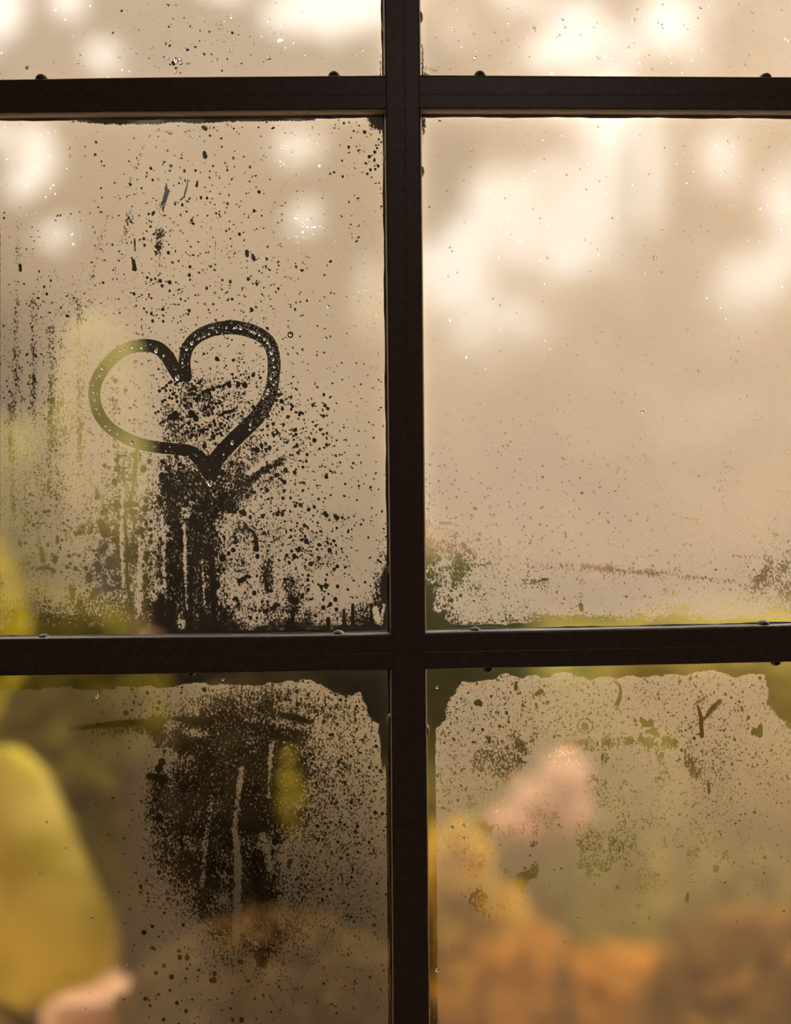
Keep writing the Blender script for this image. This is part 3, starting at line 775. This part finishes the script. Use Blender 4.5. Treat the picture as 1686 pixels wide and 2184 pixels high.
# larger single droplets on the panes
def pane_drops(g, items):
    for (x, y, r) in items: drop('water_drop', x, y, r, g, R.uniform(1, 1.5), depth=-0.0006)
pane_drops(panes[0], [(466, 60, 3), (472, 60, 2.5), (487, 107, 3.4), (499, 82, 3), (493, 108, 2.6), (434, 43, 2.5), (471, 44, 2.4), (584, 70, 2.8), (323, 100, 3), (569, 121, 4.2), (574, 122, 3), (358, 124, 3.4), (375, 129, 5), (384, 126, 4), (385, 134, 4.4), (373, 153, 3.4), (257, 9, 2.5), (575, 97, 2.4), (452, 92, 2), (432, 117, 2)]
           + [(R.uniform(150, 700), R.uniform(0, 150), R.uniform(1.2, 2.2)) for _ in range(40)])
pane_drops(panes[1], [(1139, 58, 3.4), (1200, 41, 2.8), (1205, 58, 2.4), (1494, 16, 3), (1359, 19, 2.6), (1012, 124, 4), (1055, 68, 2.6), (1082, 84, 2.6), (966, 64, 3), (1605, 25, 3), (1590, 136, 3)]
           + [(R.uniform(920, 1680), R.uniform(0, 150), R.uniform(1.2, 2.4)) for _ in range(50)])
pane_drops(panes[2], [(147, 315, 3.2), (148, 332, 3), (200, 427, 3), (67, 484, 2.8), (41, 442, 2.2), (170, 470, 2.2), (700, 654, 3.4), (694, 722, 3), (696, 826, 2.6), (612, 590, 2.6), (619, 714, 4), (630, 372, 3), (651, 545, 3), (790, 783, 3), (575, 313, 3)]
           + [(R.uniform(600, 815), R.uniform(270, 950), R.uniform(1.1, 2.3)) for _ in range(110)])
pane_drops(panes[3], [(1396, 549, 4), (1411, 580, 2.4), (1369, 879, 3.4), (1490, 791, 3), (1327, 859, 3), (1319, 999, 3), (1209, 736, 2.4), (1045, 1082, 3), (1130, 1282, 2.8), (1391, 1131, 3), (1004, 319, 3), (1003, 354, 3), (1250, 404, 2)]
           + [(R.uniform(920, 1680), R.uniform(260, 1000), R.uniform(1.1, 2.3)) for _ in range(110)])
pane_drops(panes[4], [(207, 1484, 4), (197, 1960, 3.6), (141, 1810, 2.4), (100, 1753, 2.4), (86, 1863, 2.6), (476, 1449, 3)])
pane_drops(panes[5], [(964, 1765, 3.4), (989, 1761, 3.6), (989, 1788, 3), (932, 2067, 5), (964, 2018, 2.6), (932, 1466, 3.4), (1233, 1960, 2.4)])

# ------------------------------------------------------------------ outdoors
g_ = mesh_obj('garden_ground', [(-14, 0.1, 0), (14, 0.1, 0), (14, 30, 0), (-14, 30, 0), (-14, 0.1, -0.3), (14, 0.1, -0.3), (14, 30, -0.3), (-14, 30, -0.3)],
              [(0, 1, 2, 3), (7, 6, 5, 4), (0, 4, 5, 1), (1, 5, 6, 2), (2, 6, 7, 3), (3, 7, 4, 0)], M_ground)
g_['kind'] = 'structure'

def tube(p0, p1, r0, r1, n=8):
    d = (p1 - p0).normalized(); a = d.orthogonal().normalized(); b = d.cross(a)
    vs = []
    for p, r in ((p0, r0), (p1, r1)):
        for i in range(n):
            th = 2 * math.pi * i / n
            vs.append(p + a * (r * math.cos(th)) + b * (r * math.sin(th)))
    fs = [(i, (i+1) % n, n + (i+1) % n, n + i) for i in range(n)] + [tuple(range(n))[::-1], tuple(range(n, 2*n))]
    return vs, fs

def leaves(name, pts, size, mat, parent, rs):
    """one small folded leaf per point"""
    n = len(pts)
    pts = np.asarray(pts)
    a = rs.normal(size=(n, 3)); a /= np.linalg.norm(a, axis=1)[:, None]
    b = rs.normal(size=(n, 3)); b -= (b * a).sum(1)[:, None] * a; b /= np.linalg.norm(b, axis=1)[:, None]
    c = np.cross(a, b)
    L = size * rs.uniform(.7, 1.3, (n, 1)); W = L * .55
    v = np.stack([pts - a * L / 2, pts + b * W / 2 + c * W * .15, pts + a * L / 2, pts - b * W / 2 + c * W * .15], 1).reshape(-1, 3).astype(np.float32)
    me = bpy.data.meshes.new(name)
    me.vertices.add(4 * n); me.vertices.foreach_set('co', v.ravel())
    i = np.arange(n) * 4
    tri = np.stack([i, i + 1, i + 2, i, i + 2, i + 3], 1).reshape(-1).astype(np.int32)
    me.loops.add(len(tri)); me.loops.foreach_set('vertex_index', tri)
    me.polygons.add(2 * n); me.polygons.foreach_set('loop_start', np.arange(0, len(tri), 3, dtype=np.int32))
    me.update(calc_edges=True); me.materials.append(mat)
    o = bpy.data.objects.new(name, me); C.objects.link(o); o.parent = parent; o.location = -parent.location
    o['kind'] = 'stuff'
    return o

def shrub(name, label, cat, blobs, n, size, mat, seed, group=None, keep=None, trunk=True, stem=.02):
    """blobs: ellipsoids (centre, radii) filled with leaves; a stem runs from the ground into each"""
    rs = np.random.RandomState(seed)
    c0 = blobs[0][0]
    root = empty(name, (c0[0], c0[1], 0))
    tag(root, label, cat, group)
    vol = np.array([b[1][0] * b[1][1] * b[1][2] for b in blobs]); vol = vol / vol.sum()
    allp = []
    for (c, r), f in zip(blobs, vol):
        k = max(10, int(n * f))
        d = rs.normal(size=(k, 3)); d /= np.linalg.norm(d, axis=1)[:, None]
        q = rs.uniform(.25, 1, (k, 1)) ** .5
        p = np.array(c) + d * q * np.array(r)
        allp.append(p)
    p = np.concatenate(allp)
    p = p[p[:, 2] > 0.01]
    if keep is not None: p = p[keep(p, rs)]
    leaves('foliage', p, size, mat, root, rs)
    if trunk:
        vs, fs = [], []
        for (c, r) in blobs:
            v_, f_ = tube(Vector((c0[0] + (c[0] - c0[0]) * .3, c0[1], 0)), Vector(c), stem + stem * r[0], stem * .4)
            k = len(vs); vs += v_; fs += [tuple(k + i for i in f) for f in f_]
        mesh_obj('stem', vs, fs, M_bark, root)
    return root

def B(px, py, y): 
    v = P(px, py, y); return (v.x, v.y, v.z)
def R3(rx, rz, y, ry):
    k = S * (CAMD + y) / CAMD
    return (rx * k, ry, rz * k)

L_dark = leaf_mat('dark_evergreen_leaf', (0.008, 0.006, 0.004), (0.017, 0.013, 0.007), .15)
L_umber = leaf_mat('dark_umber_leaf', (0.046, 0.023, 0.006), (0.075, 0.039, 0.011), .2)
L_deep = leaf_mat('mid_green_leaf', (0.26, 0.22, 0.045), (0.38, 0.33, 0.08), .35)
L_moss = leaf_mat('brown_green_leaf', (0.115, 0.088, 0.010), (0.18, 0.14, 0.018), .3)
L_moss2 = leaf_mat('brown_bracken_frond', (0.17, 0.075, 0.012), (0.25, 0.12, 0.022), .35)
L_brown = leaf_mat('olive_brown_leaf', (0.20, 0.17, 0.07), (0.32, 0.27, 0.12), .35)
L_olive = leaf_mat('olive_leaf', (0.29, 0.255, 0.085), (0.42, 0.375, 0.13), .45)
L_yellow = leaf_mat('yellow_leaf', (0.34, 0.25, 0.012), (0.46, 0.37, 0.03), .5)
L_gold = leaf_mat('golden_leaf', (0.50, 0.30, 0.04), (0.62, 0.40, 0.07), .5)
L_holly = leaf_mat('holly_leaf', (0.055, 0.055, 0.016), (0.10, 0.095, 0.03), .3)
L_sable = leaf_mat('sable_juniper_leaf', (0.030, 0.019, 0.006), (0.050, 0.033, 0.011), .2)
L_myrtle = leaf_mat('dull_olive_leaf', (0.13, 0.11, 0.03), (0.20, 0.175, 0.05), .35)
L_gold_olive = leaf_mat('golden_olive_leaf', (0.26, 0.20, 0.045), (0.38, 0.30, 0.07), .4)
L_pale = leaf_mat('pale_dry_leaf', (0.50, 0.40, 0.26), (0.66, 0.56, 0.40), .5)
L_orange = leaf_mat('orange_leaf', (0.42, 0.18, 0.022), (0.56, 0.27, 0.045), .45)
L_pink = leaf_mat('peach_petal', (0.80, 0.50, 0.33), (0.88, 0.62, 0.44), .5)

# sky gaps of the tree crown: px, py, rx, ry
GAPS_L = [(95, 345, 62, 75), (60, 425, 45, 30), (15, 320, 30, 60), (160, 30, 42, 48), (232, 150, 42, 40), (25, 40, 55, 90), (485, -5, 60, 45), (640, 330, 65, 42), (655, 480, 48, 45), (700, 70, 130, 45), (720, 20, 110, 60),
          (145, 520, 45, 40), (790, 660, 40, 95), (440, -60, 300, 20)]
GAPS_R = [(1290, 110, 80, 60), (1420, 85, 75, 70), (1200, 60, 60, 30), (1180, 140, 90, 40), (1060, 470, 150, 85), (960, 440, 60, 60), (1200, 540, 90, 80), (1310, 330, 70, 130), (1270, 420, 90, 80), (1290, 250, 90, 50), (1520, 350, 38, 70), (1660, 460, 50, 110), (1560, 620, 80, 70), (1640, 560, 60, 80), (980, 600, 80, 60), (1100, 20, 60, 30), (1050, 700, 150, 80), (1120, 510, 210, 100), (1330, 430, 60, 160), (940, 560, 60, 110)]
def gap_keep(gaps, y, soft=.55, grow=1.12):
    def f(p, rs):
        k = S * (CAMD + p[:, 1]) / CAMD
        px = p[:, 0] / k + 843; py = 1092 - (p[:, 2] - ZC) / k
        ok = np.ones(len(p), bool)
        for gx, gy, rx, ry in gaps:
            d = ((px - gx) / (rx * grow)) ** 2 + ((py - gy) / (ry * grow)) ** 2
            ok &= d > 1 + soft * rs.normal(size=len(p))
        return ok
    return f

# tall dark evergreen behind the left panes: crown with gaps and a dense lower body
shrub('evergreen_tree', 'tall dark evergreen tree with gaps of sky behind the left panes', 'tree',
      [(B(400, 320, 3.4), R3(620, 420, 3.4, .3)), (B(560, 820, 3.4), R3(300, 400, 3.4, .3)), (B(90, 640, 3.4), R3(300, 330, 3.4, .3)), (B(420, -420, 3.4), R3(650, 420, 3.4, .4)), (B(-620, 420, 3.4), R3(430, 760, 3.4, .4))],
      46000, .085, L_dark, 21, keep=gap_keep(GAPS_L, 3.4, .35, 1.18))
shrub('autumn_tree', 'pale dry-leaved tree with wide gaps of sky behind the right panes', 'tree',
      [(B(1300, 330, 4.8), R3(560, 560, 4.8, .4)), (B(1300, 800, 4.8), R3(640, 420, 4.8, .4)), (B(1350, -420, 4.8), R3(560, 400, 4.8, .5)), (B(1000, 900, 4.8), R3(330, 330, 4.8, .3))],
      15500, .11, L_pale, 22, keep=gap_keep(GAPS_R, 4.8))
shrub('clipped_hedge', 'long low olive-brown hedge at the far end of the garden', 'hedge',
      [(B(x, 1170, 6.6), R3(330, 200, 6.6, .45)) for x in (1050, 1400, 1750, 700, 350, 0, -400, -800, -1200, 2150, 2550, 2950)], 26000, .12, L_brown, 40)
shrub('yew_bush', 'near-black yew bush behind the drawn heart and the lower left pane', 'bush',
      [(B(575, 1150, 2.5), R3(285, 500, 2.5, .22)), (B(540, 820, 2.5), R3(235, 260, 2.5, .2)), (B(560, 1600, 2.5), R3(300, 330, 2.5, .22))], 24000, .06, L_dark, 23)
shrub('juniper_bush', 'dark juniper bush standing close to the lower left pane', 'bush',
      [(B(565, 1760, .88), R3(290, 320, .88, .10)), (B(600, 2010, .88), R3(330, 230, .88, .09))], 12000, .035, L_sable, 41)
shrub('heather_clump', 'rust-brown heather clump at the foot of the lower left pane', 'plant',
      [(B(590, 2240, .62), R3(360, 300, .62, .10))], 8000, .03, L_umber, 45)
shrub('olive_bush', 'olive-green bush behind the left edge of the heart', 'bush',
      [(B(218, 850, 1.5), R3(78, 170, 1.5, .08)), (B(230, 990, 1.5), R3(70, 150, 1.5, .08))], 4500, .045, L_olive, 24)
shrub('myrtle_bush', 'dull olive myrtle bush at the left edge level with the bottom of the heart', 'bush',
      [(B(80, 1190, 1.95), R3(225, 300, 1.95, .18))], 7000, .06, L_myrtle, 47)
shrub('boxwood_bush', 'brownish green bush behind the broad yellow-green leaf', 'bush',
      [(B(100, 1720, 1.25), R3(300, 480, 1.25, .12)), (B(130, 1500, 1.25), R3(230, 190, 1.25, .1))], 10000, .045, L_moss, 42)
shrub('yellow_shrub', 'yellow-leaved shrub at the left edge beside the middle bar', 'bush',
      [(B(-60, 1330, .95), R3(105, 210, .95, .08))], 2500, .04, L_yellow, 25)
shrub('laurel_bush', 'mid-green bush behind the middle of the lower right pane', 'bush',
      [(B(1240, 1500, 3.3), R3(330, 180, 3.3, .3)), (B(1330, 1800, 3.3), R3(260, 290, 3.3, .3)), (B(960, 1690, 3.3), R3(190, 230, 3.3, .25))], 13000, .07, L_deep, 26)
shrub('holly_bush', 'dark green holly bush behind the crossing of the two lower bars', 'bush',
      [(B(960, 1370, 2.95), R3(180, 190, 2.95, .1))], 6000, .06, L_holly, 46)
shrub('golden_bush', 'golden olive bush at the right edge of the lower right pane', 'bush',
      [(B(1640, 1560, 2.2), R3(190, 260, 2.2, .25)), (B(1500, 1400, 2.2), R3(210, 130, 2.2, .25)), (B(1600, 1880, 2.2), R3(230, 240, 2.2, .2))], 11000, .06, L_gold_olive, 27)
shrub('yellow_fern', 'small yellow plant low beside the central bar', 'plant',
      [(B(975, 1850, 1.05), R3(75, 110, 1.05, .06)), (B(950, 1990, 1.05), R3(60, 150, 1.05, .06)), (B(1040, 1930, 1.05), R3(80, 60, 1.05, .05))], 1000, .03, L_gold, 28, stem=.005)
shrub('orange_shrub', 'orange autumn shrub along the bottom of the lower right pane', 'bush',
      [(B(1020, 2200, 1.75), R3(260, 300, 1.75, .15)), (B(1300, 2260, 1.75), R3(260, 260, 1.75, .15))], 9000, .05, L_orange, 29)
shrub('bracken_clump', 'brown bracken clump in the bottom right corner', 'plant',
      [(B(1610, 2230, 1.2), R3(300, 300, 1.2, .12))], 5000, .05, L_moss2, 44)
shrub('peach_flower_bush', 'round head of pale peach blossom above the yellow plant', 'flower',
      [(B(1195, 1645, 1.3), R3(46, 40, 1.3, .05)), (B(1160, 1690, 1.3), R3(66, 36, 1.3, .05)), (B(1105, 1738, 1.3), R3(64, 28, 1.3, .05)), (B(1205, 1705, 1.3), R3(36, 50, 1.3, .05))], 2600, .028, L_pink, 30, stem=.005)
shrub('lime_sprig', 'small yellow-green sprig in front of the near-black yew bush', 'plant',
      [(B(622, 1700, .755), R3(32, 92, .755, .015)), (B(612, 1640, .755), R3(18, 60, .755, .012))], 75, .011, L_yellow, 31, stem=.003)

# potted plant in the lower left corner
pot_c = B(204, 2185, .95)
pp = empty('potted_plant', (pot_c[0], pot_c[1], 0))
tag(pp, 'broad yellow-green leaf rising from a pale terracotta pot at the lower left', 'potted plant')
L_lime = leaf_mat('broad_lime_leaf', (0.43, 0.33, 0.03), (0.60, 0.48, 0.11), .5, scale=9)
def broad_leaf(outline, y, bulge, mat, name):
    """leaf blade with midrib fold: outline rows (py, left px, right px)"""
    O = np.array(outline); n = 40; k = 14
    yy_ = np.linspace(O[0, 0], O[-1, 0], n)
    Lx = np.interp(yy_, O[:, 0], O[:, 1]); Rx = np.interp(yy_, O[:, 0], O[:, 2])
    vs, fs = [], []
    for i in range(n):
        for j in range(k + 1):
            u = j / k
            px = Lx[i] + (Rx[i] - Lx[i]) * u
            dy = bulge * (math.sin(math.pi * u) * .6) * math.sin(math.pi * min(1, .12 + i / n)) - .03 * abs(u - .45) + .05 * (1 - i / n) ** 2
            vs.append(P(px, yy_[i], y - dy))
    m_ = len(vs)
    vs += [v + Vector((0, .003, 0)) for v in vs]
    for i in range(n - 1):
        for j in range(k):
            a = i * (k+1) + j
            fs.append((a, a + k + 1, a + k + 2, a + 1)); fs.append((m_ + a + 1, m_ + a + k + 2, m_ + a + k + 1, m_ + a))
    return mesh_obj(name, vs, fs, mat, pp, smooth=True)
broad_leaf([(1585, 0, 40), (1600, -50, 75), (1640, -100, 110), (1700, -130, 140), (1800, -150, 182), (1900, -150, 228), (1990, -140, 262), (2040, -120, 262), (2080, -70, 225), (2105, -10, 140), (2130, 50, 112), (2140, 70, 98)], .85, .10, L_lime, 'leaf')
v_, f_ = tube(P(84, 2132, .84), Vector((pot_c[0] - .02, .86, P(0, 2500, .85).z)), .008, .012)
mesh_obj('leaf_stalk', v_, f_, M_bark, pp)
# pot: lathe with rim
prof = [(0.0, 0.0), (0.044, 0.0), (0.061, .60), (0.063, .64), (0.071, .645), (0.073, .70), (0.065, .705), (0.063, .66), (0.0, .655)]
topz = P(0, 2085, .95).z
vs, fs = [], []
nu = 40
for (r, zf) in prof:
    for i in range(nu):
        th = 2 * math.pi * i / nu
        vs.append(Vector((P(204, 0, .95).x + r * math.cos(th), .95 + r * math.sin(th), topz * zf / .705)))
for j in range(len(prof) - 1):
    for i in range(nu):
        fs.append((j*nu + i, j*nu + (i+1) % nu, (j+1)*nu + (i+1) % nu, (j+1)*nu + i))
mesh_obj('pot', vs, fs, M_pot, pp, smooth=True)
